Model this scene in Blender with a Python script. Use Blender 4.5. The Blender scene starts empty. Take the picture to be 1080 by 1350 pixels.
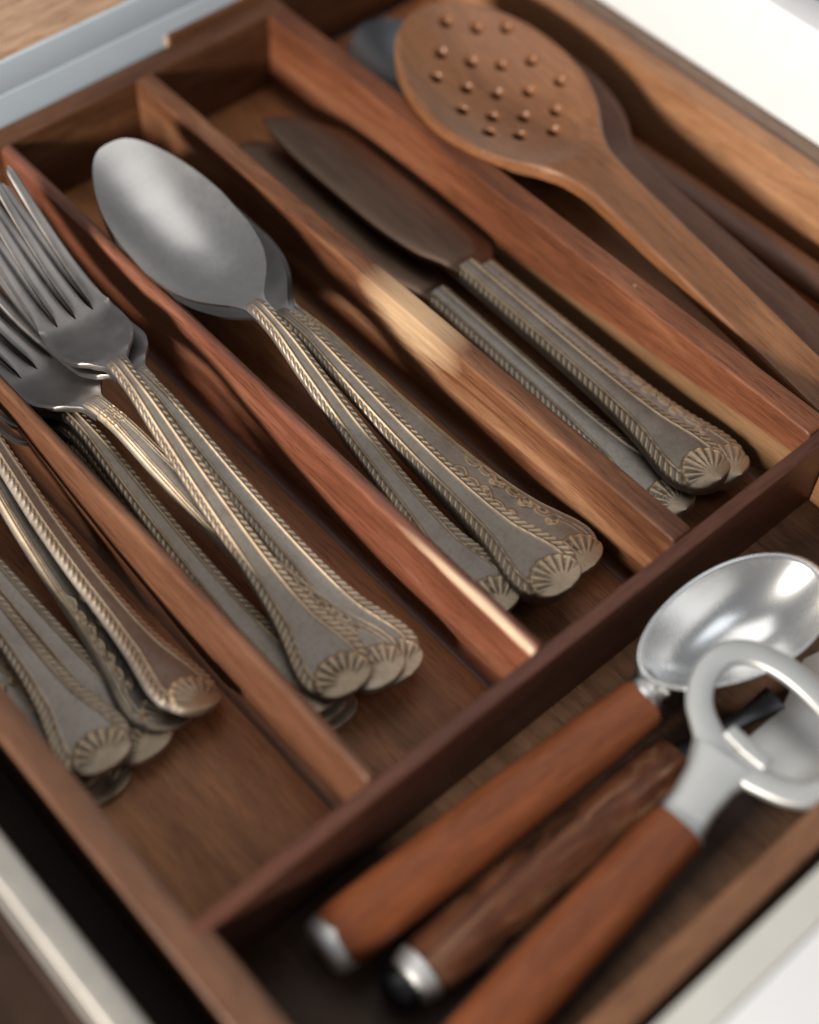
import bpy, bmesh, math, random
import numpy as np
from mathutils import Matrix, Vector

scn = bpy.context.scene
COL = scn.collection
S = 0.1                      # one tray unit (about 8 mm) in Blender units
random.seed(4)

# ------------------------------------------------------------------ camera, world, lamps, exposure
cam_d = bpy.data.cameras.new('camera')
cam = bpy.data.objects.new('camera', cam_d)
COL.objects.link(cam)
cam.matrix_world = Matrix(((0.661010, -0.619091, 0.424019, 1.413865), (0.749884, 0.524524, -0.403172, -3.194268), (0.027193, 0.584466, 0.810962, 3.915502), (0.000000, 0.000000, 0.000000, 1.000000)))
cam_d.sensor_fit = 'VERTICAL'
cam_d.sensor_height = 36.0
cam_d.lens = 53.2059
cam_d.clip_start = 0.05
cam_d.clip_end = 200
cam_d.dof.use_dof = True
cam_d.dof.focus_distance = 5.15
cam_d.dof.aperture_fstop = 0.33
cam_d.dof.aperture_blades = 0
scn.camera = cam

world = bpy.data.worlds.new('World')
scn.world = world
world.use_nodes = True
wb = world.node_tree.nodes['Background']
wb.inputs['Color'].default_value = (0.92, 0.94, 0.97, 1)
wb.inputs['Strength'].default_value = 0.19


def area(name, loc, target, sx, sy, power, col):
    d = bpy.data.lights.new(name, 'AREA')
    d.shape = 'RECTANGLE'
    d.size, d.size_y = sx, sy
    d.energy = power
    d.color = col
    o = bpy.data.objects.new(name, d)
    COL.objects.link(o)
    o.location = loc
    o.rotation_euler = (Vector(target) - Vector(loc)).to_track_quat('-Z', 'Y').to_euler()
    return o


# low window light from one side, and a soft wide lamp high over the front of the drawer
area('window_light', (0.5, -11.6, 4.6), (-1.2, -0.9, -0.1), 2.2, 1.8, 2500, (1.0, 0.92, 0.83))
area('ceiling_light', (2.6, 0.8, 4.3), (0.2, -0.8, 0), 2.4, 2.4, 24, (0.90, 0.95, 1.0))
area('reflection_fill_light', (-3.2, 0.6, 7.6), (-1.2, -0.8, 0), 6.0, 6.0, 150, (1.0, 0.97, 0.94))  # added fill lamp, gives the cutlery metal something bright to reflect

scn.view_settings.view_transform = 'Standard'
scn.view_settings.look = 'None'
scn.view_settings.exposure = 0.0
scn.view_settings.gamma = 1.0
scn.cycles.max_bounces = 6
scn.cycles.sample_clamp_indirect = 4.0
scn.cycles.caustics_reflective = False
scn.cycles.caustics_refractive = False
scn.cycles.use_denoising = True


# ------------------------------------------------------------------ small node helpers
def new_mat(name):
    m = bpy.data.materials.new(name)
    m.use_nodes = True
    nt = m.node_tree
    b = nt.nodes['Principled BSDF']
    return m, nt, b


def node(nt, kind, **kw):
    n = nt.nodes.new(kind)
    for k, v in kw.items():
        if k in n.inputs:
            n.inputs[k].default_value = v
        else:
            setattr(n, k, v)
    return n


def ramp(nt, fac, stops):
    r = nt.nodes.new('ShaderNodeValToRGB')
    e = r.color_ramp.elements
    while len(e) < len(stops):
        e.new(0.5)
    for el, (p, c) in zip(e, stops):
        el.position = p
        el.color = (*c, 1) if len(c) == 3 else c
    nt.links.new(fac, r.inputs['Fac'])
    return r.outputs['Color']


def mixc(nt, fac, a, b, mode='MIX'):
    m = nt.nodes.new('ShaderNodeMix')
    m.data_type = 'RGBA'
    m.blend_type = mode
    for sock, v in ((m.inputs[0], fac), (m.inputs[6], a), (m.inputs[7], b)):
        if isinstance(v, (int, float)):
            sock.default_value = v
        elif isinstance(v, tuple):
            sock.default_value = (*v, 1)
        else:
            nt.links.new(v, sock)
    return m.outputs[2]


def math_n(nt, op, a, b=0.0):
    m = nt.nodes.new('ShaderNodeMath')
    m.operation = op
    for i, v in enumerate((a, b)):
        if isinstance(v, (int, float)):
            m.inputs[i].default_value = v
        else:
            nt.links.new(v, m.inputs[i])
    return m.outputs[0]


def wood(name, dark, mid, light, axis='X', seed=0.0, rough=0.42, bands=1.0, pore=0.55, coat=0.05, figure=1.0, sap=None, patch=None):
    """Grained hardwood: growth bands, fibres and dark pores stretched along one axis of the piece."""
    m, nt, b = new_mat(name)
    L = nt.links
    tc = nt.nodes.new('ShaderNodeTexCoord')

    def stretched(along, across, off=0.0):
        mp = nt.nodes.new('ShaderNodeMapping')
        sc = [across] * 3
        sc['XYZ'.index(axis)] = along
        mp.inputs['Scale'].default_value = sc
        mp.inputs['Location'].default_value = (seed * 3.1 + off, seed * 7.7 + off, seed * 1.3)
        L.new(tc.outputs['Object'], mp.inputs['Vector'])
        return mp.outputs['Vector']

    n1 = node(nt, 'ShaderNodeTexNoise', Scale=1.0, Detail=3.0, Roughness=0.55, Distortion=0.7 * figure)
    L.new(stretched(0.75, 5.0 * bands), n1.inputs['Vector'])
    n2 = node(nt, 'ShaderNodeTexNoise', Scale=1.0, Detail=5.0, Roughness=0.65, Distortion=0.25)
    L.new(stretched(4.5, 52.0, 4.0), n2.inputs['Vector'])
    n3 = node(nt, 'ShaderNodeTexNoise', Scale=1.0, Detail=2.0, Roughness=0.5)
    L.new(stretched(11.0, 170.0, 9.0), n3.inputs['Vector'])
    c1 = ramp(nt, n1.outputs['Fac'], [(0.30, dark), (0.50, mid), (0.70, light)])
    f2 = ramp(nt, n2.outputs['Fac'], [(0.30, (0.55, 0.50, 0.46)), (0.62, (1.08, 1.06, 1.03))])
    c2 = mixc(nt, 0.75, c1, f2, 'MULTIPLY')
    pores = ramp(nt, n3.outputs['Fac'], [(0.34, (0.28, 0.24, 0.22)), (0.42, (1, 1, 1))])
    c3 = mixc(nt, pore, c2, pores, 'MULTIPLY')
    if sap or patch:
        sx = nt.nodes.new('ShaderNodeSeparateXYZ')
        L.new(tc.outputs['Object'], sx.inputs[0])
        wob = math_n(nt, 'MULTIPLY', math_n(nt, 'SUBTRACT', n1.outputs['Fac'], 0.5), 0.10)
        fib = math_n(nt, 'MULTIPLY', math_n(nt, 'SUBTRACT', n2.outputs['Fac'], 0.5), 0.16)
    if sap:
        # strip of paler sapwood along the lower part of the board: edge line z0 + k x, softness s, tint
        z0, k, s, tint, amt = sap
        line = math_n(nt, 'MULTIPLY_ADD', sx.outputs['X'], k)
        line.node.inputs[2].default_value = z0
        dz = math_n(nt, 'SUBTRACT', math_n(nt, 'ADD', line, math_n(nt, 'MULTIPLY', wob, 0.4)), sx.outputs['Z'])
        f = math_n(nt, 'DIVIDE', dz, s)
        f.node.use_clamp = True
        c3 = mixc(nt, math_n(nt, 'MULTIPLY', f, amt), c3, mixc(nt, 0.7, tint, f2, 'MULTIPLY'))
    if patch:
        # a pale streaky patch, light painted into the wood colour: centre (x, z), radii, tint
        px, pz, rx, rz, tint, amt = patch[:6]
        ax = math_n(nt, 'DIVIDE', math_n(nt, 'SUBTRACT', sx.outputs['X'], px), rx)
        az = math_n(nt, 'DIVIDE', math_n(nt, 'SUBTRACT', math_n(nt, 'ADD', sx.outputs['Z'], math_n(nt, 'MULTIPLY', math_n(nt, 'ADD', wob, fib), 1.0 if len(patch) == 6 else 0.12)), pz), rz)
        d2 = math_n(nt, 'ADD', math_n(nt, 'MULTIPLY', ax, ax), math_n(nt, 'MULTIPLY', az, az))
        if len(patch) > 6:                      # limited across the board too: a highlight painted along an edge
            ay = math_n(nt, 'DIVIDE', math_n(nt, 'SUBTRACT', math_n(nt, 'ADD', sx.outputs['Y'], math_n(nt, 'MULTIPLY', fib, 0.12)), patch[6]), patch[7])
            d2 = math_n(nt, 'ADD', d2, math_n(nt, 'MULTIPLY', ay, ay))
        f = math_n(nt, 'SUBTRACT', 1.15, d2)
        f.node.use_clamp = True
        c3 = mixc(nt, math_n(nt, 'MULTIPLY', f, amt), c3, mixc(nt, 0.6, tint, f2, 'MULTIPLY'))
    # sparse pale nicks from use
    vo = node(nt, 'ShaderNodeTexVoronoi', Scale=7.0, Randomness=1.0)
    L.new(tc.outputs['Object'], vo.inputs['Vector'])
    near = math_n(nt, 'LESS_THAN', vo.outputs['Distance'], 0.055)
    sep = nt.nodes.new('ShaderNodeSeparateColor')
    L.new(vo.outputs['Color'], sep.inputs[0])
    rare = math_n(nt, 'GREATER_THAN', sep.outputs[0], 0.80)
    nick = math_n(nt, 'MULTIPLY', math_n(nt, 'MULTIPLY', near, rare), 0.45)
    c3 = mixc(nt, nick, c3, (0.42, 0.29, 0.20))
    L.new(c3, b.inputs['Base Color'])
    rr = math_n(nt, 'MULTIPLY_ADD', n2.outputs['Fac'], 0.25)
    rr.node.inputs[2].default_value = rough - 0.12
    L.new(rr, b.inputs['Roughness'])
    b.inputs['Specular IOR Level'].default_value = 0.28
    b.inputs['Coat Weight'].default_value = coat
    b.inputs['Coat Roughness'].default_value = 0.35
    bump = node(nt, 'ShaderNodeBump', Strength=0.35, Distance=0.004)
    hs = math_n(nt, 'ADD', n2.outputs['Fac'], math_n(nt, 'MULTIPLY', n3.outputs['Fac'], 0.8))
    L.new(hs, bump.inputs['Height'])
    L.new(bump.outputs['Normal'], b.inputs['Normal'])
    return m


def paint(name, col, rough=0.45, var=0.06, scale=6.0):
    m, nt, b = new_mat(name)
    tc = nt.nodes.new('ShaderNodeTexCoord')
    n = node(nt, 'ShaderNodeTexNoise', Scale=scale, Detail=4.0)
    nt.links.new(tc.outputs['Object'], n.inputs['Vector'])
    lo = tuple(c * (1 - var) for c in col)
    nt.links.new(ramp(nt, n.outputs['Fac'], [(0.3, lo), (0.7, col)]), b.inputs['Base Color'])
    b.inputs['Roughness'].default_value = rough
    return m


def metal(name, col, rough, var=0.15, scale=14.0, bump=0.0, aniso=None, rvar=0.22):
    m, nt, b = new_mat(name)
    L = nt.links
    tc = nt.nodes.new('ShaderNodeTexCoord')
    vec = tc.outputs['Object']
    if aniso:
        mp = nt.nodes.new('ShaderNodeMapping')
        mp.inputs['Scale'].default_value = aniso
        L.new(vec, mp.inputs['Vector'])
        vec = mp.outputs['Vector']
    n = node(nt, 'ShaderNodeTexNoise', Scale=scale, Detail=5.0, Roughness=0.6)
    L.new(vec, n.inputs['Vector'])
    L.new(ramp(nt, n.outputs['Fac'], [(0.3, tuple(c * (1 - var) for c in col)), (0.7, col)]), b.inputs['Base Color'])
    r = math_n(nt, 'MULTIPLY_ADD', n.outputs['Fac'], rvar)
    r.node.inputs[2].default_value = rough - rvar / 2
    L.new(r, b.inputs['Roughness'])
    b.inputs['Metallic'].default_value = 1.0
    if bump:
        bp_ = node(nt, 'ShaderNodeBump', Strength=bump, Distance=0.003)
        L.new(n.outputs['Fac'], bp_.inputs['Height'])
        L.new(bp_.outputs['Normal'], b.inputs['Normal'])
    return m


def patina_metal(name):
    """Aged silver plate worn through to brass on the raised ornament (vertex attribute 'raised')."""
    m, nt, b = new_mat(name)
    L = nt.links
    tc = nt.nodes.new('ShaderNodeTexCoord')
    at = nt.nodes.new('ShaderNodeAttribute')
    at.attribute_name = 'raised'
    n = node(nt, 'ShaderNodeTexNoise', Scale=9.0, Detail=6.0, Roughness=0.65)
    off = nt.nodes.new('ShaderNodeVectorMath')
    off.operation = 'ADD'
    rnd_ = nt.nodes.new('ShaderNodeObjectInfo')
    sc_ = math_n(nt, 'MULTIPLY', rnd_.outputs['Random'], 37.0)
    L.new(tc.outputs['Object'], off.inputs[0])
    L.new(sc_, off.inputs[1])
    L.new(off.outputs[0], n.inputs['Vector'])
    n2 = node(nt, 'ShaderNodeTexNoise', Scale=70.0, Detail=3.0)
    L.new(tc.outputs['Object'], n2.inputs['Vector'])
    plate = ramp(nt, n.outputs['Fac'], [(0.25, (0.25, 0.22, 0.19)), (0.5, (0.36, 0.325, 0.29)), (0.75, (0.44, 0.41, 0.375))])
    brass = ramp(nt, n.outputs['Fac'], [(0.3, (0.64, 0.45, 0.25)), (0.7, (0.90, 0.68, 0.42))])
    tarn = (0.13, 0.095, 0.06)
    # attribute: 0 = recess of the ornament, .33 = plain panel, 1 = crest
    lo = math_n(nt, 'MULTIPLY', at.outputs['Fac'], 3.0)
    lo.node.use_clamp = True
    hi = math_n(nt, 'MULTIPLY_ADD', at.outputs['Fac'], 1.9)
    hi.node.inputs[2].default_value = -0.72
    hi.node.use_clamp = True
    oi = nt.nodes.new('ShaderNodeObjectInfo')
    tone = ramp(nt, oi.outputs['Random'], [(0.0, (0.78, 0.74, 0.70)), (0.5, (1.0, 0.98, 0.96)), (1.0, (1.12, 1.12, 1.12))])
    plate = mixc(nt, 1.0, plate, tone, 'MULTIPLY')
    c = mixc(nt, lo, tarn, plate)
    c = mixc(nt, hi, c, brass)
    sp = ramp(nt, n2.outputs['Fac'], [(0.25, (0.72, 0.68, 0.62)), (0.5, (1, 1, 1))])
    c = mixc(nt, 0.6, c, sp, 'MULTIPLY')
    L.new(c, b.inputs['Base Color'])
    b.inputs['Metallic'].default_value = 0.9
    r = math_n(nt, 'MULTIPLY_ADD', n.outputs['Fac'], 0.25)
    r.node.inputs[2].default_value = 0.46
    L.new(r, b.inputs['Roughness'])
    bm_ = node(nt, 'ShaderNodeBump', Strength=0.12, Distance=0.002)
    L.new(n2.outputs['Fac'], bm_.inputs['Height'])
    L.new(bm_.outputs['Normal'], b.inputs['Normal'])
    return m


M = {}
M['floor'] = wood('tray_floor_wood', (0.25, 0.105, 0.044), (0.40, 0.175, 0.076), (0.52, 0.24, 0.11), 'X', 1.0, 0.5, 0.8)
M['shadefloor'] = wood('shaded_floor_wood', (0.055, 0.029, 0.016), (0.085, 0.046, 0.027), (0.115, 0.064, 0.038), 'X', 1.7, 0.5, 0.9)  # darker copy of the floor wood, paints the front compartment's shade
M['outer'] = wood('outer_wall_wood', (0.095, 0.044, 0.025), (0.13, 0.063, 0.036), (0.165, 0.083, 0.048), 'X', 2.0, 0.45, 0.7)
M['red'] = wood('red_divider_wood', (0.115, 0.038, 0.020), (0.185, 0.065, 0.036), (0.25, 0.105, 0.064), 'X', 3.3, 0.34, 0.8, coat=0.35, patch=(-0.20, -0.010, 0.42, 0.020, (0.70, 0.50, 0.35), 0.9, -1.303, 0.022))  # pale patch paints a highlight on the upper edge near the front
M['tan'] = wood('dappled_light_divider_wood', (0.065, 0.024, 0.012), (0.165, 0.068, 0.033), (0.30, 0.155, 0.085), 'X', 5.2, 0.42, 1.1, figure=1.8, patch=(-1.28, -0.05, 0.27, 0.12, (0.66, 0.46, 0.28), 0.8))  # pale patch paints dappled light together with some sapwood
M['amber'] = wood('amber_divider_wood', (0.11, 0.038, 0.018), (0.19, 0.068, 0.033), (0.26, 0.110, 0.058), 'X', 6.4, 0.40, 0.9, sap=(-0.115, 0.085, 0.02, (0.24, 0.145, 0.075), 0.75))
M['brown'] = wood('brown_divider_wood', (0.085, 0.036, 0.019), (0.13, 0.056, 0.030), (0.175, 0.082, 0.046), 'X', 8.1, 0.45, 0.8)
M['cross'] = wood('cross_wall_wood', (0.060, 0.021, 0.013), (0.092, 0.035, 0.022), (0.122, 0.050, 0.032), 'Y', 9.7, 0.42, 0.7)
M['back'] = wood('back_wall_wood', (0.075, 0.030, 0.014), (0.13, 0.055, 0.025), (0.19, 0.088, 0.041), 'Y', 10.5, 0.45, 0.8)
M['front'] = wood('front_wall_wood', (0.15, 0.070, 0.036), (0.20, 0.098, 0.052), (0.25, 0.125, 0.068), 'Y', 12.3, 0.5, 0.7)
M['side'] = wood('side_wall_wood', (0.27, 0.125, 0.060), (0.36, 0.18, 0.090), (0.44, 0.24, 0.13), 'X', 13.9, 0.5, 0.7)
M['gapshade'] = wood('gap_shade_wood', (0.12, 0.075, 0.052), (0.16, 0.105, 0.075), (0.2, 0.135, 0.10), 'X', 14.4, 0.55, 0.7)  # grey-brown that paints a shadow gap beside the tray
M['endgrain'] = wood('end_grain_wood', (0.42, 0.25, 0.14), (0.52, 0.33, 0.19), (0.6, 0.4, 0.25), 'X', 15.0, 0.6, 2.0)
M['spoonwood'] = wood('utensil_wood', (0.165, 0.068, 0.028), (0.235, 0.100, 0.042), (0.31, 0.145, 0.068), 'X', 16.2, 0.34, 0.45, pore=0.35, coat=0.5)
M['spoonwood_dark'] = wood('dark_utensil_wood', (0.11, 0.045, 0.024), (0.15, 0.062, 0.034), (0.19, 0.085, 0.048), 'X', 17.5, 0.42, 0.7, coat=0.2)
M['toolwood'] = wood('tool_handle_wood', (0.11, 0.032, 0.011), (0.165, 0.050, 0.018), (0.22, 0.075, 0.030), 'X', 18.8, 0.42, 0.8)
M['oldwood'] = wood('worn_handle_wood', (0.022, 0.010, 0.006), (0.10, 0.032, 0.013), (0.20, 0.125, 0.08), 'X', 20.1, 0.55, 1.3, figure=5.0)
M['worktop'] = wood('worktop_wood', (0.40, 0.25, 0.16), (0.50, 0.33, 0.22), (0.58, 0.40, 0.28), 'Y', 21.9, 0.55, 1.4)
M['under'] = wood('dark_floor_and_gap_shade', (0.02, 0.011, 0.007), (0.035, 0.018, 0.011), (0.05, 0.027, 0.016), 'X', 23.0, 0.6, 0.6)
M['white'] = paint('white_lacquer', (0.80, 0.81, 0.82), 0.4, 0.03)
M['frontshade'] = paint('front_panel_shaded_lacquer', (0.66, 0.68, 0.70), 0.4, 0.03)  # the drawer's white, dimmed to paint weaker light on the front
M['grey'] = paint('grey_edge_band', (0.50, 0.50, 0.47), 0.5, 0.05)
M['backcool'] = paint('drawer_back_cool_light', (0.47, 0.55, 0.62), 0.5, 0.05)  # blue-grey puts the cool light on the drawer back into its colour
M['capsteel'] = metal('brushed_cap_steel', (0.88, 0.88, 0.87), 0.50, 0.04, 10.0)
M['rail'] = metal('rail_steel', (0.48, 0.46, 0.42), 0.55, 0.08)
M['patina'] = patina_metal('aged_silver_plate')
M['bowl'] = metal('worn_spoon_bowl', (0.58, 0.57, 0.56), 0.37, 0.09, 40.0, 0.015, rvar=0.08)
M['forkhead'] = metal('dull_fork_steel', (0.33, 0.31, 0.30), 0.42, 0.25, 8.0, 0.05)
M['blade'] = metal('dull_knife_steel', (0.25, 0.165, 0.118), 0.36, 0.18, 6.0, 0.03, (0.6, 4.0, 4.0))  # brown base colour paints in the reflection of the wood
M['steel'] = metal('polished_steel', (0.88, 0.88, 0.87), 0.27, 0.03, 5.0, rvar=0.05)
M['cast'] = metal('satin_cast_metal', (0.66, 0.67, 0.66), 0.54, 0.06, 8.0, rvar=0.1)
M['ladle'] = metal('dark_ladle_steel', (0.11, 0.115, 0.125), 0.4, 0.1)
M['rubber'] = paint('black_cap_plastic', (0.012, 0.012, 0.012), 0.35, 0.2)


# ------------------------------------------------------------------ object helpers
def link(name, me, mat, parent=None):
    o = bpy.data.objects.new(name, me)
    COL.objects.link(o)
    if mat is not None and not me.materials:
        me.materials.append(mat)
    if parent is not None:
        o.parent = parent
    return o


def thing(name, label, cat, group=None):
    o = bpy.data.objects.new(name, None)
    o.empty_display_size = 0.1
    COL.objects.link(o)
    o['label'] = label
    o['category'] = cat
    if group:
        o['group'] = group
    return o


def mesh_from(verts, faces, smooth=True, name='mesh'):
    me = bpy.data.meshes.new(name)
    me.from_pydata([tuple(float(c) * S for c in v) for v in verts], [], faces)
    me.polygons.foreach_set('use_smooth', [smooth] * len(me.polygons))
    me.update()
    return me


def bm_mesh(bm, smooth=False, name='mesh', angle=None):
    me = bpy.data.meshes.new(name)
    bmesh.ops.recalc_face_normals(bm, faces=bm.faces[:])
    bm.to_mesh(me)
    bm.free()
    if smooth:
        me.polygons.foreach_set('use_smooth', [True] * len(me.polygons))
        if angle:
            me.set_sharp_from_angle(angle=math.radians(angle))
    return me


def box_mesh(x0, x1, y0, y1, z0, z1, r=0.08, seg=3):
    bm = bmesh.new()
    bmesh.ops.create_cube(bm, size=1.0)
    for v in bm.verts:
        v.co = Vector(((x0 + x1) / 2 + v.co.x * (x1 - x0), (y0 + y1) / 2 + v.co.y * (y1 - y0), (z0 + z1) / 2 + v.co.z * (z1 - z0))) * S
    if r:
        bmesh.ops.bevel(bm, geom=bm.edges[:], offset=r * S, segments=seg, profile=0.5, affect='EDGES')
    return bm_mesh(bm, True, angle=50)


def box(name, x0, x1, y0, y1, z0, z1, mat, parent=None, r=0.08, seg=3):
    return link(name, box_mesh(x0, x1, y0, y1, z0, z1, r, seg), mat, parent)


def prism(name, outline, z0, z1, mat, parent=None, r=0.06):
    """A plan outline (x, y) raised from z0 to z1 with softened edges."""
    bm = bmesh.new()
    vs = [bm.verts.new((x * S, y * S, z0 * S)) for x, y in outline]
    f = bm.faces.new(vs)
    ex = bmesh.ops.extrude_face_region(bm, geom=[f])
    for e in ex['geom']:
        if isinstance(e, bmesh.types.BMVert):
            e.co.z = z1 * S
    if r:
        bmesh.ops.bevel(bm, geom=bm.edges[:], offset=r * S, segments=2, profile=0.5, affect='EDGES')
    return link(name, bm_mesh(bm, True, angle=50), mat, parent)


def divider(name, y0, y1, mat, parent, x0=-29.25, x1=-0.05, top=0.0, bot=-3.58, rtop=0.13, fil=0.34):
    """A long divider board: rounded upper edges, coved feet on both sides, a slightly eased front end."""
    pr = []
    def arc(cx, cy, r, a0, a1, n=6):
        return [(cx + r * math.cos(math.radians(a0 + (a1 - a0) * i / n)), cy + r * math.sin(math.radians(a0 + (a1 - a0) * i / n))) for i in range(n + 1)]
    pr += arc(y0 - fil, bot + fil, fil, -90, 0)
    pr += arc(y0 + rtop, top - rtop, rtop, 180, 90)
    pr += arc(y1 - rtop, top - rtop, rtop, 90, 0)
    pr += arc(y1 + fil, bot + fil, fil, 180, 270)
    xs = list(np.linspace(x0, x1 - 0.25, 14)) + [x1 - 0.12, x1 - 0.04, x1]
    drop = [0.0] * 14 + [0.015, 0.06, 0.13]
    verts, faces = [], []
    n = len(pr)
    for x, d in zip(xs, drop):
        for (y, z) in pr:
            k = max(0.0, (z + 0.6) / 0.6)
            yc = (y0 + y1) / 2
            verts.append((x, yc + (y - yc) * (1 - 0.25 * d * k), z - d * k))
    for i in range(len(xs) - 1):
        for j in range(n - 1):
            a = i * n + j
            faces.append((a, a + 1, a + n + 1, a + n))
        faces.append((i * n + n - 1, i * n, i * n + n, i * n + 2 * n - 1))
    faces.append(tuple(range(n - 1, -1, -1)))
    faces.append(tuple((len(xs) - 1) * n + j for j in range(n)))
    me = mesh_from(verts, faces)
    me.set_sharp_from_angle(angle=math.radians(60))
    return link(name, me, mat, parent)


def pchip(px, py):
    """Monotone cubic through the points, as a numpy function."""
    px, py = np.array(px, float), np.array(py, float)
    h = np.diff(px)
    d = np.diff(py) / h
    m = np.zeros_like(py)
    m[0], m[-1] = d[0], d[-1]
    for i in range(1, len(py) - 1):
        if d[i - 1] * d[i] > 0:
            w1, w2 = 2 * h[i] + h[i - 1], h[i] + 2 * h[i - 1]
            m[i] = (w1 + w2) / (w1 / d[i - 1] + w2 / d[i])

    def f(x):
        x = np.clip(np.asarray(x, float), px[0], px[-1])
        i = np.clip(np.searchsorted(px, x, side='right') - 1, 0, len(px) - 2)
        t = (x - px[i]) / h[i]
        return ((1 + 2 * t) * (1 - t) ** 2 * py[i] + t * (1 - t) ** 2 * h[i] * m[i]
                + t * t * (3 - 2 * t) * py[i + 1] + t * t * (t - 1) * h[i] * m[i + 1])
    return f


def sheet(X, Y, Z, thick, mask=None, attr=None, flip=False):
    """A closed shell from a grid of top points; thick is subtracted for the underside; masked cells become holes."""
    N, Mm = X.shape
    top = np.stack([X, Y, Z], -1).reshape(-1, 3)
    T = np.broadcast_to(thick, X.shape)
    bot = np.stack([X, Y, Z - T], -1).reshape(-1, 3)
    if mask is None:
        mask = np.ones((N - 1, Mm - 1), bool)
    idx = np.arange(N * Mm).reshape(N, Mm)
    a, b, c, d = idx[:-1, :-1], idx[1:, :-1], idx[1:, 1:], idx[:-1, 1:]
    q = np.stack([a, b, c, d], -1)[mask]
    off = N * Mm
    faces = [q, q[:, ::-1] + off]
    pm = np.zeros((N + 1, Mm + 1), bool)
    pm[1:-1, 1:-1] = mask
    walls = []
    # edges where a kept cell meets an absent one
    for (p, s, di, dj) in ((a, d, -1, 0), (c, b, 1, 0), (b, a, 0, -1), (d, c, 0, 1)):
        nb = pm[1 + di:N + di, 1 + dj:Mm + dj]
        sel = mask & ~nb
        walls.append(np.stack([p[sel], s[sel], s[sel] + off, p[sel] + off], -1))
    faces = np.concatenate(faces + walls)
    if not flip:
        faces = faces[:, ::-1] if False else faces
    V = np.concatenate([top, bot])
    A = None
    if attr is not None:
        A = np.concatenate([attr.reshape(-1), np.full(N * Mm, 0.33)])
    used = np.zeros(len(V), bool)
    used[faces.reshape(-1)] = True
    remap = np.cumsum(used) - 1
    V = V[used]
    if A is not None:
        A = A[used]
    return V, remap[faces], A


def shell_mesh(V, F, A=None, name='mesh', angle=40):
    me = bpy.data.meshes.new(name)
    me.from_pydata((V * S).tolist(), [], F.tolist())
    bm = bmesh.new()
    bm.from_mesh(me)
    lay = None
    bmesh.ops.recalc_face_normals(bm, faces=bm.faces[:])
    bm.to_mesh(me)
    bm.free()
    me.polygons.foreach_set('use_smooth', [True] * len(me.polygons))
    me.set_sharp_from_angle(angle=math.radians(angle))
    if A is not None:
        at = me.attributes.new('raised', 'FLOAT', 'POINT')
        at.data.foreach_set('value', A.astype(np.float32))
    me.update()
    return me


def frame_to(E, T, roll, z_e, L, z_t):
    """Rigid placement: local (0,0,z_e) goes to E and the local line to (L,0,z_t) points at T; roll about that line."""
    E, T = Vector(E), Vector(T)
    lx = Vector((L, 0, z_t - z_e)).normalized()
    ly = Vector((0, 1, 0))
    lz = lx.cross(ly)
    A = Matrix((lx, ly, lz)).transposed()
    wx = (T - E).normalized()
    wy = Vector((0, 0, 1)).cross(wx).normalized()
    wz = wx.cross(wy)
    B = Matrix((wx, wy, wz)).transposed()
    Rm = B @ Matrix.Rotation(roll, 3, 'X') @ A.inverted()
    loc = E - Rm @ Vector((0, 0, z_e))
    return Matrix.Translation(loc * S) @ Rm.to_4x4()


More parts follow.
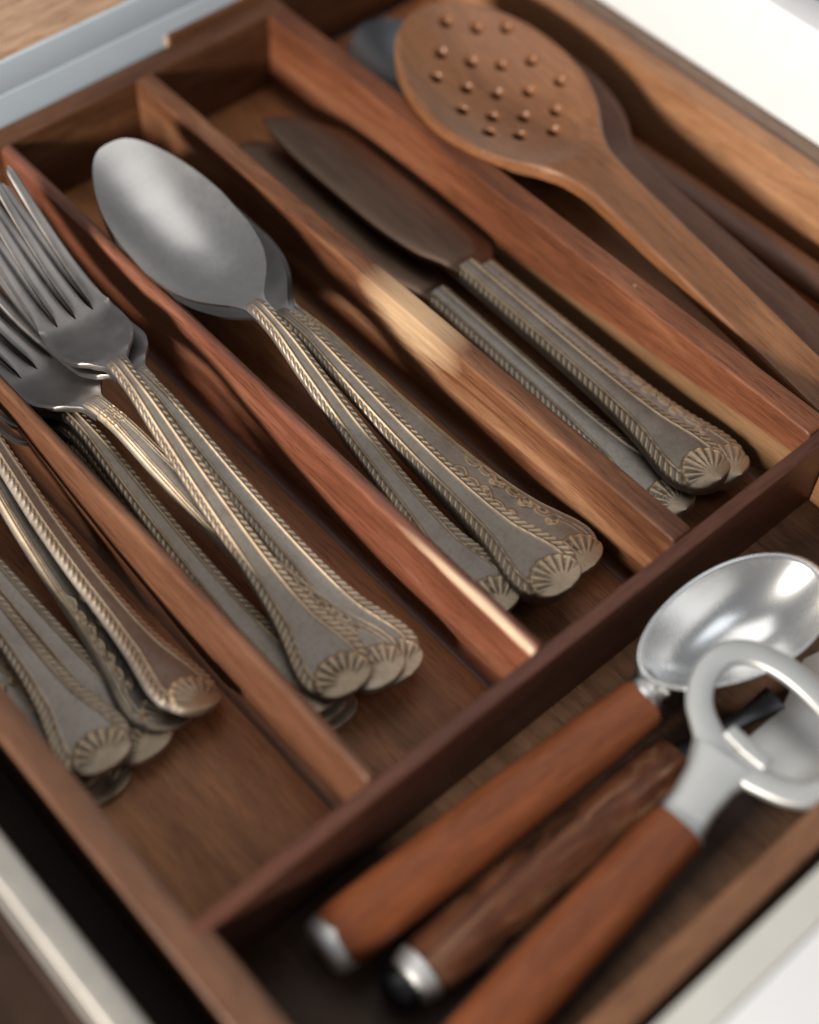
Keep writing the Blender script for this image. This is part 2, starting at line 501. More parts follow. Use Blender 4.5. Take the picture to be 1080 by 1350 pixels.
# ------------------------------------------------------------------ cutlery: ornate handles as relief surfaces
def relief(kind, x, y, w, wide):
    """Height and wear of the ornament at x from the end, y across; w half width there."""
    d = w - np.abs(y)
    sg = np.sign(y)
    B = 0.27 * np.clip(w / 0.65, 0.62, 1.25)
    h = np.zeros_like(x)
    a = np.full_like(x, 0.33)
    fade = np.clip((x - 0.45) / 0.35, 0, 1)
    if kind == 'rope':
        ph = (x * 1.0 - d * 0.9) / 0.285
        r = 0.5 + 0.5 * np.sin(2 * np.pi * ph)
        r = r ** 0.8
        win = np.clip(d / 0.05, 0, 1) * np.clip((B - d) / 0.05, 0, 1)
        h += 0.060 * r * win * fade - 0.02 * win * fade
        inb = win * fade
        a = a * (1 - inb) + inb * (0.25 + 0.52 * r)
        bead = np.exp(-((d - B - 0.05) / 0.045) ** 2) * fade
        h += 0.050 * bead
        a = np.maximum(a, 0.33 + 0.45 * bead)
        groove = np.exp(-((d - B + 0.02) / 0.03) ** 2) * fade
        a = a * (1 - 0.35 * groove)
    else:
        for dd, ss, hh in ((0.07, 0.04, 0.06), (0.22, 0.035, 0.06), (0.34, 0.025, 0.035)):
            bead = np.exp(-((d - dd * np.clip(w / 0.75, 0.7, 1.2)) / ss) ** 2) * fade
            h += hh * 0.7 * bead
            a = np.maximum(a, 0.33 + 0.36 * bead)
    if kind in ('scroll',) or wide == 'chain':
        # leafy scrolls inside the border, from the shell up to a third of the handle
        for k, (x0, x1, amp, per) in enumerate(((1.9, 6.6, 0.16, 1.25), (1.9, 6.0, -0.12, 1.25))):
            cx = np.clip((x - x0) / 0.4, 0, 1) * np.clip((x1 - x) / 0.6, 0, 1)
            yc = w * 0.52 + amp * np.sin(2 * np.pi * x / per)
            g = np.exp(-((np.abs(y) - yc) / 0.055) ** 2) * cx
            h += 0.045 * g
            a = np.maximum(a, 0.33 + 0.42 * g)
        for cxx in (2.3, 3.5, 4.8, 13.6, 14.0):
            rr = np.hypot((x - cxx), (np.abs(y) - w * 0.45) * 1.1)
            g = np.exp(-((rr - 0.2) / 0.05) ** 2) + np.exp(-(rr / 0.07) ** 2)
            h += 0.035 * g
            a = np.maximum(a, 0.33 + 0.42 * np.clip(g, 0, 1))
    # scallop shell on the end: fan of ribs opening toward the stem, scalloped bead outline, plain base
    bx = 0.30
    rr = np.hypot(x - bx, y)
    th = np.arctan2(y, x - bx)
    sc = np.abs(np.cos(10.0 * th))
    RR = 1.13 * (1 + 0.06 * sc) * (1 - 0.16 * np.clip(np.abs(th) / 1.2, 0, 1) ** 2)
    side = np.clip((1.22 - np.abs(th)) / 0.10, 0, 1)
    inside = np.clip((RR - rr) / 0.04, 0, 1) * np.clip((1.32 - np.abs(th)) / 0.08, 0, 1)
    tipz = np.clip((0.62 - x) / 0.15, 0, 1)
    cap = np.maximum(inside, tipz)
    grow = np.clip((rr - 0.22) / 0.40, 0, 1) * side
    hs = 0.075 + 0.085 * (sc ** 0.8 - 0.5) * grow
    h = h * (1 - cap) + cap * hs
    a = a * (1 - cap) + cap * (0.55 * (1 - grow) + grow * (0.22 + 0.50 * sc))
    rim = np.exp(-((rr - RR) / 0.045) ** 2) * side
    h += 0.06 * rim
    a = np.maximum(a, 0.33 + 0.55 * rim)
    h -= 0.05 * np.clip(1 - d / 0.05, 0, 1)
    return h, np.clip(a, 0, 1)


def handle_sheet(kind, wf, zf, L, nx=470, ny=53, thick=0.22, wide=None, crown=0.06):
    u = np.linspace(0, 1, nx)
    xs = L * (0.12 * u ** 2 + 0.88 * u)
    t = np.sin(np.linspace(-1, 1, ny) * math.pi / 2) * 0.35 + np.linspace(-1, 1, ny) * 0.65
    Xg, Tg = np.meshgrid(xs, t, indexing='ij')
    W = wf(Xg)
    Yg = Tg * W
    h, a = relief(kind, Xg, Yg, W, wide)
    dive = np.clip((Xg - (L - 0.75)) / 0.75, 0, 1)
    if L > 14:
        h = h * (1 - dive)
        a = a * (1 - dive) + 0.33 * dive
    Zg = zf(Xg) + h + crown * (1 - Tg ** 2) - (0.16 * dive ** 2 if L > 14 else 0)
    th = thick + h * 0.6
    return Xg, Yg, Zg, th, a


HW = pchip([0, .04, .12, .3, .5, .62, .75, .95, 1.25, 1.6, 2.3, 3.2, 4.4, 5.7, 7.5, 10, 12.5, 14, 15.2],
           [.12, .34, .58, .82, .94, .97, 1.05, 1.15, 1.20, 1.18, 1.03, .82, .66, .57, .52, .46, .39, .34, .34])
HZ = pchip([0, 1, 3, 6, 9, 11.5, 13.6, 14.6, 15.5], [0.14, 0.02, 0.0, 0.15, 0.50, 0.96, 1.30, 1.28, 1.14])
KW = pchip([0, .04, .12, .3, .5, .62, .75, .95, 1.25, 1.6, 2.3, 3.2, 4.4, 6, 9, 13.2],
           [.12, .34, .58, .84, .97, 1.00, 1.07, 1.15, 1.19, 1.18, 1.06, .87, .73, .63, .57, .54])

MESH = {}
for key, kind, wide in (('rope', 'rope', None), ('chain', 'rope', 'chain'), ('scroll', 'scroll', None)):
    X, Y, Z, th, A0 = handle_sheet(kind, HW, HZ, 15.2, wide=wide)
    V, F, A = sheet(X * 0.9408, Y, Z, th, attr=A0)
    MESH['handle_' + key] = shell_mesh(V, F, A, 'cutlery_handle')
for key, kind, wide in (('rope', 'rope', None), ('chain', 'rope', 'chain')):
    kz = pchip([0, 13.2], [0.55, 0.55])
    X, Y, Z, th, A0 = handle_sheet(kind, KW, kz, 13.2, nx=420, thick=0.62, wide=wide, crown=0.22)
    th = th - 0.35 * (Y / np.maximum(KW(X), 1e-3)) ** 4
    V, F, A = sheet(X, Y, Z, th, attr=A0)
    MESH['knife_' + key] = shell_mesh(V, F, A, 'knife_handle')


def fork_head():
    # four tines with open slots between, rising to the tips
    root, tip, neck = 17.9, 24.7, 14.3
    xs = np.concatenate([np.linspace(neck, root, 34), np.linspace(root + 0.06, root + 0.6, 8), np.linspace(root + 0.75, tip - 0.3, 30), np.linspace(tip - 0.25, tip, 6)])
    wf = pchip([neck, 14.9, 15.3, 15.8, 16.4, 17.2, root], [.40, .44, .72, 1.18, 1.43, 1.46, 1.40])
    zf = pchip([neck, 15.2, 16.4, root, 20, 22.5, tip], [1.24, 1.10, .66, .30, .36, .92, 1.80])
    cols = []
    for k in range(4):
        cols.append([-1.5 + k + s * 0.455 for s in (-1, -0.75, -0.3, 0.3, 0.75, 1)])
    X = np.zeros((len(xs), 24)); Y = X.copy(); Z = X.copy()
    for i, x in enumerate(xs):
        for k in range(4):
            s6 = np.array([-1, -0.75, -0.3, 0.3, 0.75, 1])
            if x <= root:
                w = float(wf(x))
                yy = (np.array(cols[k]) / 2.0) * w
            else:
                q = (x - root) / (tip - root)
                pitch = 0.70 * (1 - 0.07 * q)
                hw = 0.352 - 0.10 * min(1, ((x - root) / 0.45)) ** 0.6 - 0.085 * q
                if x > tip - 0.3:
                    hw *= math.sqrt(max(0.02, 1 - ((x - tip + 0.3) / 0.31) ** 2))
                yy = (k - 1.5) * pitch + s6 * hw
            X[i, k * 6:(k + 1) * 6] = x
            Y[i, k * 6:(k + 1) * 6] = yy
            cup = 0.16 * (np.abs(yy) / 1.4) ** 2 * (1 if x > 15.3 else 0)
            edge = (-0.06 * (np.abs(s6) > 0.9) - 0.015 * ((np.abs(s6) > 0.7) & (np.abs(s6) < 0.9))) * min(1, (x - root) / 1.2) if x > root else -0.05 * (np.abs(yy) > float(wf(x)) * 0.97)
            Z[i, k * 6:(k + 1) * 6] = float(zf(x)) + cup + edge
    mask = np.ones((len(xs) - 1, 23), bool)
    for i in range(len(xs) - 1):
        if xs[i] >= root - 1e-6:
            for k in (5, 11, 17):
                mask[i, k] = False
    X = np.where(X > root, root + (X - root) * 0.9, X)
    V, F, _ = sheet(X - 0.9, Y, Z, 0.20, mask)
    return shell_mesh(V, F, None, 'fork_head', 50)


def spoon_bowl():
    neck, tip = 14.3, 25.4
    n = 74
    xs = neck + (tip - neck) * (0.5 - 0.5 * np.cos(np.linspace(0, math.pi, n)))
    wf = pchip([neck, 14.9, 15.35, 15.9, 16.7, 17.8, 19.2, 20.6, 22, 23.3, 24.3, 24.95, 25.25, 25.36, tip],
               [.38, .42, .64, 1.04, 1.58, 2.00, 2.20, 2.21, 2.07, 1.76, 1.36, .96, .63, .40, .14])
    zf = pchip([neck, 15.2, 16.5, 18, 20, 22, 24, tip], [1.24, 1.10, 0.86, 0.74, 0.66, 0.66, 0.75, 0.88])
    df = pchip([neck, 15.0, 16.2, 18, 20, 22, 24, tip], [0.0, 0.02, 0.30, 0.68, 0.82, 0.70, 0.32, 0.0])
    t = np.linspace(-1, 1, 41)
    X, T = np.meshgrid(xs, t, indexing='ij')
    Y = T * wf(X)
    Z = zf(X) - df(X) * (1 - T ** 2)
    th = 0.14 + 0.06 * (1 - T ** 2)
    X = np.where(X > 15.3, 15.3 + (X - 15.3) * 0.90, X)
    V, F, _ = sheet(X - 0.9, Y, Z, th)
    return shell_mesh(V, F, None, 'spoon_bowl', 55)


def knife_blade():
    x0, x1 = 13.0, 26.2
    shrink = 0.87
    xs = np.concatenate([np.linspace(x0, 13.9, 8), np.linspace(14.1, x1 - 2, 30), x1 - 2 + 2 * np.sin(np.linspace(0.05, math.pi / 2, 22))])
    hi = pchip([x0, 13.3, 13.7, 15, 18, 22, 25, x1], [.56, .56, .62, 1.05, 1.36, 1.40, 1.26, .95])
    lo = pchip([x0, 13.3, 13.8, 14.2, 15.5, 18, 21, 23.5, 25, 25.8, x1], [-.56, -.58, -.98, -1.12, -1.24, -1.30, -1.22, -.92, -.38, .18, .80])
    t = np.linspace(0, 1, 17)
    X, T = np.meshgrid(xs, t, indexing='ij')
    Y = lo(X) + (hi(X) - lo(X)) * T
    Z = 0.62 - 0.10 * (1 - np.clip(T / 0.85, 0, 1)) ** 1.5 - 0.03 * np.clip((T - 0.9) / 0.1, 0, 1) + 0.10 * np.clip((13.5 - X) / 0.5, 0, 1)
    th = 0.05 + 0.17 * np.clip(T / 0.6, 0, 1) + 0.2 * np.clip((13.6 - X) / 0.4, 0, 1)
    X = np.where(X > 13.9, 13.9 + (X - 13.9) * shrink, X)
    V, F, _ = sheet(X, Y, Z, th)
    return shell_mesh(V, F, None, 'knife_blade', 50)


MESH['fork_head'] = fork_head()
MESH['spoon_bowl'] = spoon_bowl()
MESH['knife_blade'] = knife_blade()
MESH['fork_head'].materials.append(M['forkhead'])
MESH['spoon_bowl'].materials.append(M['bowl'])
MESH['knife_blade'].materials.append(M['blade'])
for k in MESH:
    if k.startswith('handle_') or k.startswith('knife_r') or k.startswith('knife_c'):
        MESH[k].materials.append(M['patina'])


def cutlery(name, hkey, head, headname, E, T, roll, L, zt, label, cat, group, size=1.0):
    t = thing(name, label, cat, group)
    link('handle', MESH[hkey], None, t)
    link(headname, MESH[head], None, t)
    t.matrix_world = frame_to(E, T, math.radians(roll), 0.1, L, zt) @ Matrix.Diagonal((size, size, size, 1))
    return t


def fork(h, E, T, roll, label):
    return cutlery('fork', 'handle_' + h, 'fork_head', 'tined_head', E, T, roll, 23.1, 1.80, label, 'fork', 'ornate forks stacked in their compartment')


def spoon(h, E, T, roll, label, name='spoon', group='ornate spoons stacked in their compartment', size=1.0):
    return cutlery(name, 'handle_' + h, 'spoon_bowl', 'bowl', E, T, roll, 23.7, 0.88, label, 'spoon', group, size)


def knife(h, E, T, roll, label):
    return cutlery('knife', 'knife_' + h, 'knife_blade', 'blade', E, T, roll, 24.6, 0.62, label, 'knife', 'ornate knives lying in their compartment')


# ------------------------------------------------------------------ lofted solids (utensils, tool handles)
def loft(path, rad, n=24, up=(0, 0, 1), power=2.0, caps=True, along=None):
    """Tube through path points; rad gives (half width, half height) at each; superelliptic section."""
    P = [Vector(p) for p in path]
    up = Vector(up)
    verts, faces = [], []
    for i, p in enumerate(P):
        d = Vector(along).normalized() if along else (P[min(i + 1, len(P) - 1)] - P[max(i - 1, 0)]).normalized()
        side = up.cross(d).normalized()
        nz = d.cross(side)
        a, b = rad[i]
        for k in range(n):
            th = 2 * math.pi * k / n
            c, s = math.cos(th), math.sin(th)
            e = 2.0 / power
            verts.append(p + side * (a * math.copysign(abs(c) ** e, c)) + nz * (b * math.copysign(abs(s) ** e, s)))
    for i in range(len(P) - 1):
        for k in range(n):
            a, b = i * n + k, i * n + (k + 1) % n
            faces.append((a, b, b + n, a + n))
    if caps:
        faces.append(tuple(range(n - 1, -1, -1)))
        faces.append(tuple((len(P) - 1) * n + k for k in range(n)))
    me = mesh_from(verts, faces)
    bm = bmesh.new()
    bm.from_mesh(me)
    bmesh.ops.recalc_face_normals(bm, faces=bm.faces[:])
    bm.to_mesh(me)
    bm.free()
    me.polygons.foreach_set('use_smooth', [True] * len(me.polygons))
    me.set_sharp_from_angle(angle=math.radians(55))
    return me


def lerp(a, b, t):
    return tuple(a[i] + (b[i] - a[i]) * t for i in range(3))


# ================================================================== the drawer
drawer = thing('drawer', 'open white kitchen drawer that holds the wooden cutlery tray', 'drawer')
box('bottom_panel', -31.0, 10.3, -29.4, 11.5, -4.6, -4.2, M['under'], drawer, 0.03)  # dark colour stands in for the shade in the gap around the tray
box('side_panel', -40, 14, 11.62, 13.2, -4.2, 4.25, M['white'], drawer, 0.10)
box('side_rail', -31.0, 10.2, -29.15, -28.25, -4.2, 0.5, M['rail'], drawer, 0.12)
box('back_panel', -31.2, -30.55, -28.2, 11.58, -4.2, 1.10, M['backcool'], drawer, 0.08)
box('back_upper_panel', -31.2, -30.575, -28.2, 11.58, 1.13, 2.48, M['backcool'], drawer, 0.06)
box('front_panel', 11.18, 14.6, -29.4, 13.2, -9.0, 1.50, M['frontshade'], drawer, 0.10)
box('front_liner', 10.12, 11.14, -28.2, 11.58, -4.2, 1.44, M['grey'], drawer, 0.05)

wt = box('worktop', -48, -30.72, -34, 16, 2.1, 2.55, M['worktop'], None, 0.05)
wt['kind'] = 'structure'
fl = box('floor', -60, 40, -70, 40, -40.4, -40, M['under'], None, 0)
fl['kind'] = 'structure'

# ================================================================== the wooden tray
tray = thing('cutlery_tray', 'dark reddish wood cutlery tray with long compartments in the open drawer', 'cutlery tray')
box('base_panel', -29.9, 0.24, -26.2, 10.0, -4.15, -3.6, M['floor'], tray, 0.03)
box('base_panel', 0.26, 9.0, -26.2, 10.0, -4.15, -3.603, M['shadefloor'], tray, 0.03)
prism('side_wall', [(-30.3, -26.7), (9.62, -26.7), (9.62, -25.47), (0.45, -25.47), (0.45, -25.72), (-30.3, -25.72)], -3.9, 0.0, M['outer'], tray, 0.07)
box('back_wall', -30.3, -29.28, -25.74, 0.9, -3.9, -0.004, M['back'], tray, 0.08)
box('cross_wall', 0.0, 0.50, -26.0, 9.55, -3.58, 0.012, M['cross'], tray, 0.06)
box('front_wall', 8.72, 9.58, -25.5, 10.3, -3.9, -0.006, M['front'], tray, 0.06)
divider('divider', -19.60, -19.20, M['brown'], tray, rtop=0.16)
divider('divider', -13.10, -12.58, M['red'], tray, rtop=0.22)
divider('divider', -6.83, -5.99, M['tan'], tray, rtop=0.10)
divider('divider', -0.13, 0.86, M['amber'], tray, rtop=0.10)
box('side_wall', -31.4, 9.6, 9.53, 10.55, -3.9, 0.0, M['side'], tray, 0.07)
box('side_wall', 0.52, 8.70, 0.42, 1.25, -3.59, -0.10, M['side'], tray, 0.06)
box('gap_shade_board', -31.4, 9.6, 10.62, 11.5, -3.9, -0.12, M['gapshade'], tray, 0.07)  # added board, its colour stands for shade between tray and side panel
box('sleeve_back_wall', -31.35, -30.36, -4.3, 9.52, -3.9, 0.30, M['back'], tray, 0.07)
box('end_grain_face', -31.30, -30.42, -4.42, -4.302, -3.8, 0.26, M['endgrain'], tray, 0.02)

# ================================================================== forks
fork('rope', (-3.21, -17.40, -1.70), (-25.92, -15.42, 2.06), -2, 'topmost fork, its four tines and full shell-ended handle in view')
fork('rope', (-2.75, -15.52, -2.30), (-25.49, -15.93, 1.78), 0, 'fork half hidden under the topmost one, its rope edge next to the red divider')
fork('scroll', (-2.83, -16.12, -1.95), (-25.63, -18.39, 0.99), 4, 'fork with double gold lines and curled scrollwork at the neck, under the topmost fork')
fork('rope', (-3.51, -18.37, -2.20), (-26.48, -18.00, 0.16), 2, 'uppermost of the rope-edged forks nested beside the brown divider')
fork('rope', (-3.33, -18.16, -2.70), (-26.31, -18.39, -0.34), 2, 'second rope-edged fork in the nested stack beside the brown divider')
fork('rope', (-3.16, -17.88, -3.20), (-26.12, -18.76, -0.84), 2, 'lowest rope-edged fork in the nested stack beside the brown divider')

# ================================================================== spoons
spoon('rope', (-2.38, -11.74, -2.00), (-25.81, -10.37, 1.23), 0, 'topmost spoon, its whole dull silver bowl facing up')
spoon('rope', (-1.53, -9.76, -1.60), (-25.18, -10.41, -0.23), 0, 'spoon beside the topmost one, its shell-ended handle lying highest of the handles', size=1.02)
spoon('rope', (-1.69, -9.73, -2.10), (-25.33, -10.00, -0.39), 0, 'spoon nested directly below the highest shell-ended handle', size=1.02)
spoon('scroll', (-1.98, -8.06, -2.50), (-25.48, -10.51, -0.62), 0, 'lowest spoon, its end fanned out toward the pale divider', size=1.02)

# ================================================================== knives
knife('rope', (-1.31, -2.76, -2.20), (-25.89, -2.10, -1.68), 0, 'front knife, its raised shell-ended handle fully in view')
knife('chain', (-1.25, -1.58, -2.90), (-25.85, -1.23, -2.38), 0, 'knife half hidden behind the front one, next to the amber divider')
knife('rope', (-1.51, -4.09, -3.00), (-26.09, -3.26, -2.48), 0, 'knife lying lowest along the pale divider, its handle partly covered')

# ================================================================== teaspoons (only the handles are in the frame)
TG = 'small ornate cutlery in the end compartment'
spoon('rope', (-5.95, -20.98, -2.40), (-29.56, -21.21, -0.28), 32, 'ornate handle lying tilted against the brown divider in the end compartment', 'teaspoon', TG)
spoon('scroll', (-6.30, -21.87, -3.00), (-29.79, -21.21, 0.07), 24, 'scrolled handle just below the one tilted against the brown divider', 'teaspoon', TG)
spoon('rope', (-6.19, -24.33, -2.30), (-29.86, -23.49, -1.52), 0, 'uppermost shell-ended handle of the pile by the outer tray wall', 'teaspoon', TG)
spoon('rope', (-5.97, -22.96, -2.90), (-29.63, -23.71, -1.75), 0, 'handle peeping out behind the uppermost one by the outer tray wall', 'teaspoon', TG)
spoon('scroll', (-6.56, -25.25, -3.10), (-30.21, -24.37, -1.82), 6, 'gold-edged handle squeezed against the outer tray wall', 'teaspoon', TG)
spoon('rope', (-5.90, -24.72, -3.45), (-29.57, -24.08, -2.47), 0, 'lowest handle of the pile, only its dark end showing on the tray floor', 'teaspoon', TG)


# ================================================================== wooden utensils
def wooden_head(a_len, a_wid, L, depth, thick, hw0, hw1, hlen):
    """Head (oval, shallow) and flat handle of a wooden spoon as one solid along +x; head centre at the origin."""
    xs = np.concatenate([-a_len * np.cos(np.linspace(0, math.pi * 0.78, 46)), np.linspace(a_len * 0.80, a_len + 3.6, 26)[1:], np.linspace(a_len + 4.0, a_len + hlen, 14)])
    w = []
    join = pchip([a_len * 0.77, a_len * 0.95, a_len + 0.7, a_len + 2.2, a_len + 3.6, a_len + hlen],
                 [a_wid * math.sqrt(1 - 0.77 ** 2) * 1.0, a_wid * 0.46, hw0 * 1.22, hw0 * 1.02, hw0, hw1])
    for x in xs:
        if x < a_len * 0.77:
            w.append(max(0.06, a_wid * math.sqrt(max(0, 1 - (x / a_len) ** 2))))
        else:
            w.append(float(join(x)))
    w = np.array(w)
    t = np.sin(np.linspace(-1, 1, 37) * math.pi / 2)
    X, T = np.meshgrid(xs, t, indexing='ij')
    Wg = np.broadcast_to(w[:, None], X.shape)
    Y = T * Wg
    rr = np.clip((X / a_len) ** 2 + (Y / a_wid) ** 2, 0, 1)
    Z = -depth * (1 - rr) * (X < a_len)
    rise = pchip([-a_len, a_len * 0.7, a_len + 2, a_len + hlen], [0, 0, 0.25, 0.0])
    Z = Z + rise(X) - 0.10 * np.clip((np.abs(T) - 0.93) / 0.07, 0, 1)
    th = thick + 0.5 * np.clip((X - a_len * 0.8) / 2.0, 0, 1) * (1 - T ** 2)
    V, F, _ = sheet(X, Y, Z, th)
    return shell_mesh(V, F, None, 'wooden_spoon', 50)


HX = Vector((-19.51, 3.70, 0.75))
HE = Vector((-2.87, 2.53, -0.60))


def head_frame(c, e, roll=0.0):
    c, e = Vector(c), Vector(e)
    wx = (e - c).normalized()
    wy = Vector((0, 0, 1)).cross(wx).normalized()
    wz = wx.cross(wy)
    return Matrix.Translation(c * S) @ (Matrix((wx, wy, wz)).transposed() @ Matrix.Rotation(roll, 3, 'X')).to_4x4()


ss = thing('slotted_spoon', 'wooden spoon with round draining holes lying over the tray edge', 'wooden spoon')
ss.matrix_world = head_frame(HX, HE, math.radians(2))
me = wooden_head(5.0, 3.35, 22, 0.75, 0.50, 0.95, 0.86, 14)
head = link('head', me, M['spoonwood'], ss)
HOLES = [(-3.92, 0.55), (-3.0, 1.42), (-2.26, 2.34), (-2.8, -0.55), (-1.83, 0.25), (-1.01, 1.13), (-0.37, 2.15), (-1.82, -1.54), (-0.83, -0.78), (0.06, 0.06), (0.74, 1.12), (1.23, 2.3), (0.12, -1.76), (1.0, -0.93), (1.7, 0.09), (2.27, 1.22), (1.7, -1.68), (2.47, -0.78), (3.09, 0.41)]
bmc = bmesh.new()
for (hx, hy) in HOLES:
    zs = -0.75 * (1 - (hx / 5.0) ** 2 - (hy / 3.35) ** 2)
    rings_ = []
    for zz, rr_ in ((-3.0, 0.21), (zs - 0.20, 0.21), (zs - 0.10, 0.235), (zs + 0.03, 0.34), (zs + 0.5, 0.40)):
        rings_.append([bmc.verts.new(Vector((hx + rr_ * math.cos(2 * math.pi * k / 24), hy + rr_ * math.sin(2 * math.pi * k / 24), zz)) * S) for k in range(24)])
    for r0, r1 in zip(rings_, rings_[1:]):
        for k in range(24):
            bmc.faces.new((r0[k], r0[(k + 1) % 24], r1[(k + 1) % 24], r1[k]))
    bmc.faces.new(rings_[0][::-1])
    bmc.faces.new(rings_[-1])
cutm = bm_mesh(bmc)
cut = bpy.data.objects.new('hole_cutter', cutm)
COL.objects.link(cut)
cut.parent = ss
bpy.context.view_layer.update()
mod = head.modifiers.new('holes', 'BOOLEAN')
mod.object = cut
mod.operation = 'DIFFERENCE'
mod.solver = 'EXACT'
dg = bpy.context.evaluated_depsgraph_get()
res = bpy.data.meshes.new_from_object(head.evaluated_get(dg))
head.modifiers.clear()
head.data = res
bpy.data.objects.remove(cut)
res.polygons.foreach_set('use_smooth', [True] * len(res.polygons))
res.set_sharp_from_angle(angle=math.radians(45))

ws = thing('wooden_spoon', 'plain wooden spoon lying mostly hidden beneath the slotted spoon', 'wooden spoon')
ws.matrix_world = head_frame((-19.36, 5.65, -0.90), (-2.96, 4.88, -1.60), 0)
link('spoon_body', wooden_head(5.0, 3.1, 22, 0.7, 0.34, 0.95, 0.88, 13.5), M['spoonwood_dark'], ws)

sp = thing('spatula', 'round brown wooden utensil handle lying by the outer side wall', 'utensil')
p0, p1 = (-16.69, 7.64, -2.40), (-1.81, 7.69, -2.20)
hd = link('handle', loft([(k * 1.8, 0, 0) for k in range(10)], [(0.60, 0.46)] + [(0.72, 0.55)] * 8 + [(0.58, 0.44)]), M['spoonwood_dark'], sp)
hd.matrix_world = head_frame(p0, p1)

ld = thing('metal_ladle', 'dull grey metal ladle behind the head of the slotted spoon', 'ladle')
ld.matrix_world = head_frame((-25.69, 4.49, -2.10), (-18.79, 5.32, -2.60), 0)
link('bowl', wooden_head(2.6, 2.3, 10, 0.9, 0.16, 0.45, 0.4, 7), M['ladle'], ld)


# ================================================================== tools in the front compartment
def tube_between(name, a, b, radii, mat, parent, n=24, power=2.0, up=(0, 0, 1)):
    ln = (Vector(b) - Vector(a)).length
    pts = [(r[0] * ln, 0, 0) for r in radii]
    o = link(name, loft(pts, [(r[1], r[2]) for r in radii], n, (0, 0, 1), power), mat, parent)
    o.matrix_world = head_frame(a, b)
    return o


# -- scoop with polished bowl
sc = thing('coffee_scoop', 'polished steel scoop with a smooth wooden handle and steel end cap', 'scoop')
a, b = (2.22, -22.71, -2.30), (2.99, -11.25, -1.10)
tube_between('handle', a, b, [(0.0, .92, .80), (0.02, .96, .84), (0.2, .98, .86), (0.5, .95, .84), (0.85, .88, .78), (0.98, .82, .75), (1.0, .79, .73)], M['toolwood'], sc, 28, 2.4)
e0 = lerp(a, b, -0.045)
tube_between('end_cap', e0, lerp(a, b, 0.012), [(0, .66, .56), (0.12, .82, .70), (0.3, .89, .76), (0.7, .94, .81), (1.0, .95, .82)], M['capsteel'], sc)
bc = Vector((3.04, -7.34, -0.50))
bdir = (Vector((3.65, -4.04, -0.35)) - bc).normalized()
j0 = Vector(lerp(a, b, 0.995))
fj = bc - bdir * 3.12 + Vector((0.08, 0, -0.42))
fp, fr = [], []
for q, w_, h_ in ((0, .80, .74), (.12, .81, .75), (.16, .75, .69), (.4, .66, .56), (.65, .64, .46), (.85, .72, .38), (1.0, .86, .34)):
    fp.append(Vector(lerp(j0, fj, q)))
    fr.append((w_, h_))
link('ferrule', loft(fp, fr, 32, along=(Vector(b) - Vector(a)).normalized() + bdir * 0.6), M['steel'], sc)


def bowl_mesh(al, aw, depth, thick=0.1, n=96, rings=30):
    verts, faces = [], []
    for side in (0, 1):
        for i in range(rings + 1):
            r = i / rings
            for k in range(n):
                th = 2 * math.pi * k / n
                egg = 1 + 0.13 * math.cos(th)
                rr = r if side == 0 else r * (1 + thick / aw)
                z = -depth * (1 - r ** 2.6) - (thick if side else 0) * (1 - r ** 6) + (0.03 if r > 0.97 and side == 0 else 0)
                verts.append((rr * al * math.cos(th), rr * aw * math.sin(th) * egg, z))
    m = (rings + 1) * n
    for side in (0, 1):
        for i in range(rings):
            for k in range(n):
                q = (side * m + i * n + k, side * m + i * n + (k + 1) % n, side * m + (i + 1) * n + (k + 1) % n, side * m + (i + 1) * n + k)
                faces.append(q if side == 0 else q[::-1])
    for k in range(n):
        faces.append((rings * n + k, rings * n + (k + 1) % n, m + rings * n + (k + 1) % n, m + rings * n + k))
    me = mesh_from(verts, faces)
    bm = bmesh.new(); bm.from_mesh(me)
    bmesh.ops.remove_doubles(bm, verts=bm.verts[:], dist=1e-5)
    bmesh.ops.recalc_face_normals(bm, faces=bm.faces[:])
    bm.to_mesh(me); bm.free()
    me.polygons.foreach_set('use_smooth', [True] * len(me.polygons))
    return me


bo = link('bowl', bowl_mesh(3.35, 1.85, 1.55), M['steel'], sc)
bo.matrix_world = head_frame(bc, (3.65, -4.04, -0.35), math.radians(0))

# -- old tool with a worn bark handle and flat blade
ct = thing('cake_server', 'flat grey server with a dark worn bark-like handle and metal end', 'cake server')
a, b = (4.35, -21.45, -2.70), (4.60, -11.22, -2.50)
radii = []
rnd = random.Random(5)
for k in range(25):
    q = k / 24
    r = 0.93 - 0.10 * abs(q - 0.45) + rnd.uniform(-0.05, 0.05)
    if k in (0, 24):
        r *= 0.88
    radii.append((q, r, r * 0.86))
tube_between('handle', a, b, radii, M['oldwood'], ct, 22)
tube_between('end_cap', lerp(a, b, -0.045), lerp(a, b, 0.015), [(0, .70, .60), (0.2, .80, .70), (0.6, .86, .75), (1, .89, .77)], M['capsteel'], ct)
tube_between('end_knob', lerp(a, b, -0.115), lerp(a, b, -0.043), [(0, .10, .08), (0.08, .38, .32), (0.3, .62, .52), (0.6, .70, .58), (1, .66, .54)], M['rubber'], ct)
n0, n1 = Vector(lerp(a, b, 0.99)), Vector((5.07, -8.46, -2.40))
link('neck', loft([n0, lerp(n0, n1, 0.3), lerp(n0, n1, 0.7), n1, lerp(n0, n1, 1.4)], [(.5, .45), (.34, .3), (.28, .24), (.3, .2), (.5, .12)], 16), M['ladle'], ct)
bl = [(5.57, -9.06, -2.30)[:2], (6.76, -9.55, -2.30)[:2], (7.84, -9.06, -2.30)[:2], (9.00, -6.15, -2.30)[:2], (7.95, -2.47, -2.30)[:2], (5.62, -2.60, -2.30)[:2], (4.89, -5.55, -2.30)[:2], (5.62, -7.51, -2.30)[:2]]
prism('blade', bl, -2.45, -2.3, M['cast'], ct, 0.03)

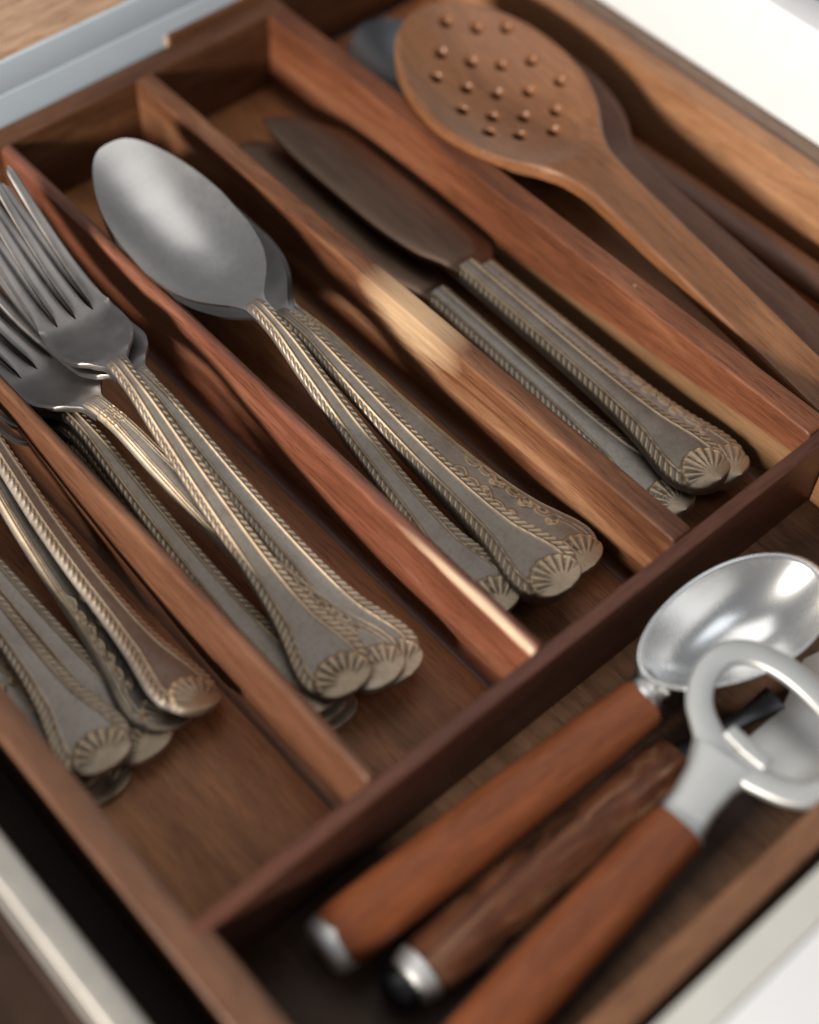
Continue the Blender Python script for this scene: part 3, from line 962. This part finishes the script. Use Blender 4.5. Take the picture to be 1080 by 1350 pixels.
# -- bottle opener
op = thing('bottle_opener', 'bottle opener with a grey cast loop head and reddish wooden handle', 'bottle opener')
a, b = (7.09, -23.70, -2.20), (6.40, -13.37, -1.30)
tube_between('handle', a, b, [(0, .84, .7), (0.03, .95, .8), (0.3, .98, .86), (0.7, .93, .82), (0.98, .88, .76), (1.0, .85, .74)], M['toolwood'], op, 28, 2.6)
s0, s1 = Vector(lerp(a, b, 0.992)), Vector((5.97, -11.18, -0.75))
link('shaft', loft([s0, lerp(s0, s1, .06), lerp(s0, s1, .08), lerp(s0, s1, .4), lerp(s0, s1, .75), lerp(s0, s1, 1.1)],
                   [(.86, .6), (.86, .6), (.78, .5), (.72, .42), (.80, .38), (1.1, .30)], 20, power=3.0), M['cast'], op)
ring = [(5.82, -11.10, -0.70), (5.03, -10.73, -0.65), (4.19, -10.19, -0.60), (3.68, -9.36, -0.55), (3.64, -8.47, -0.50), (4.16, -7.77, -0.50), (5.08, -7.43, -0.50), (6.23, -7.38, -0.50), (7.33, -7.59, -0.50), (8.23, -8.14, -0.50), (8.64, -9.07, -0.50), (8.45, -9.91, -0.55), (7.90, -10.45, -0.60), (7.17, -10.75, -0.65), (6.40, -10.95, -0.70), (5.82, -11.10, -0.70)]


def closed_curve(pts, n=90):
    P = np.array(pts[:-1])
    m = len(P)
    out = []
    for i in range(n):
        f = i / n * m
        k = int(f); t = f - k
        p0, p1, p2, p3 = P[(k - 1) % m], P[k % m], P[(k + 1) % m], P[(k + 2) % m]
        out.append(0.5 * ((2 * p1) + (-p0 + p2) * t + (2 * p0 - 5 * p1 + 4 * p2 - p3) * t * t + (-p0 + 3 * p1 - 3 * p2 + p3) * t ** 3))
    return out


def ring_mesh(pts, hw, hh, n=16, power=2.8):
    Pn = [Vector(p) for p in pts]
    verts, faces = [], []
    K = len(Pn)
    for i, p in enumerate(Pn):
        d = (Pn[(i + 1) % K] - Pn[i - 1]).normalized()
        side = Vector((0, 0, 1)).cross(d).normalized()
        q = min(i, K - i) / K                   # the loop thickens where it meets the shaft
        wid = hw * (1 + 0.55 * max(0.0, 1 - q / 0.10) ** 1.5)
        for k in range(n):
            th = 2 * math.pi * k / n
            c, s = math.cos(th), math.sin(th)
            e = 2 / power
            verts.append(p + side * (wid * math.copysign(abs(c) ** e, c)) + Vector((0, 0, 1)) * (hh * math.copysign(abs(s) ** e, s)))
    for i in range(K):
        for k in range(n):
            j = (i + 1) % K
            faces.append((i * n + k, i * n + (k + 1) % n, j * n + (k + 1) % n, j * n + k))
    me = mesh_from(verts, faces)
    bm = bmesh.new(); bm.from_mesh(me)
    bmesh.ops.recalc_face_normals(bm, faces=bm.faces[:])
    bm.to_mesh(me); bm.free()
    me.polygons.foreach_set('use_smooth', [True] * len(me.polygons))
    return me


link('loop', ring_mesh(closed_curve(ring), 0.42, 0.20, power=3.6), M['cast'], op)
tb = [(5.44, -10.26, -0.50), (6.15, -10.30, -0.50), (6.92, -10.27, -0.50)]
link('lifting_tab', loft(tb, [(.22, .08), (.26, .09), (.22, .08)], 16, power=4.0), M['cast'], op)
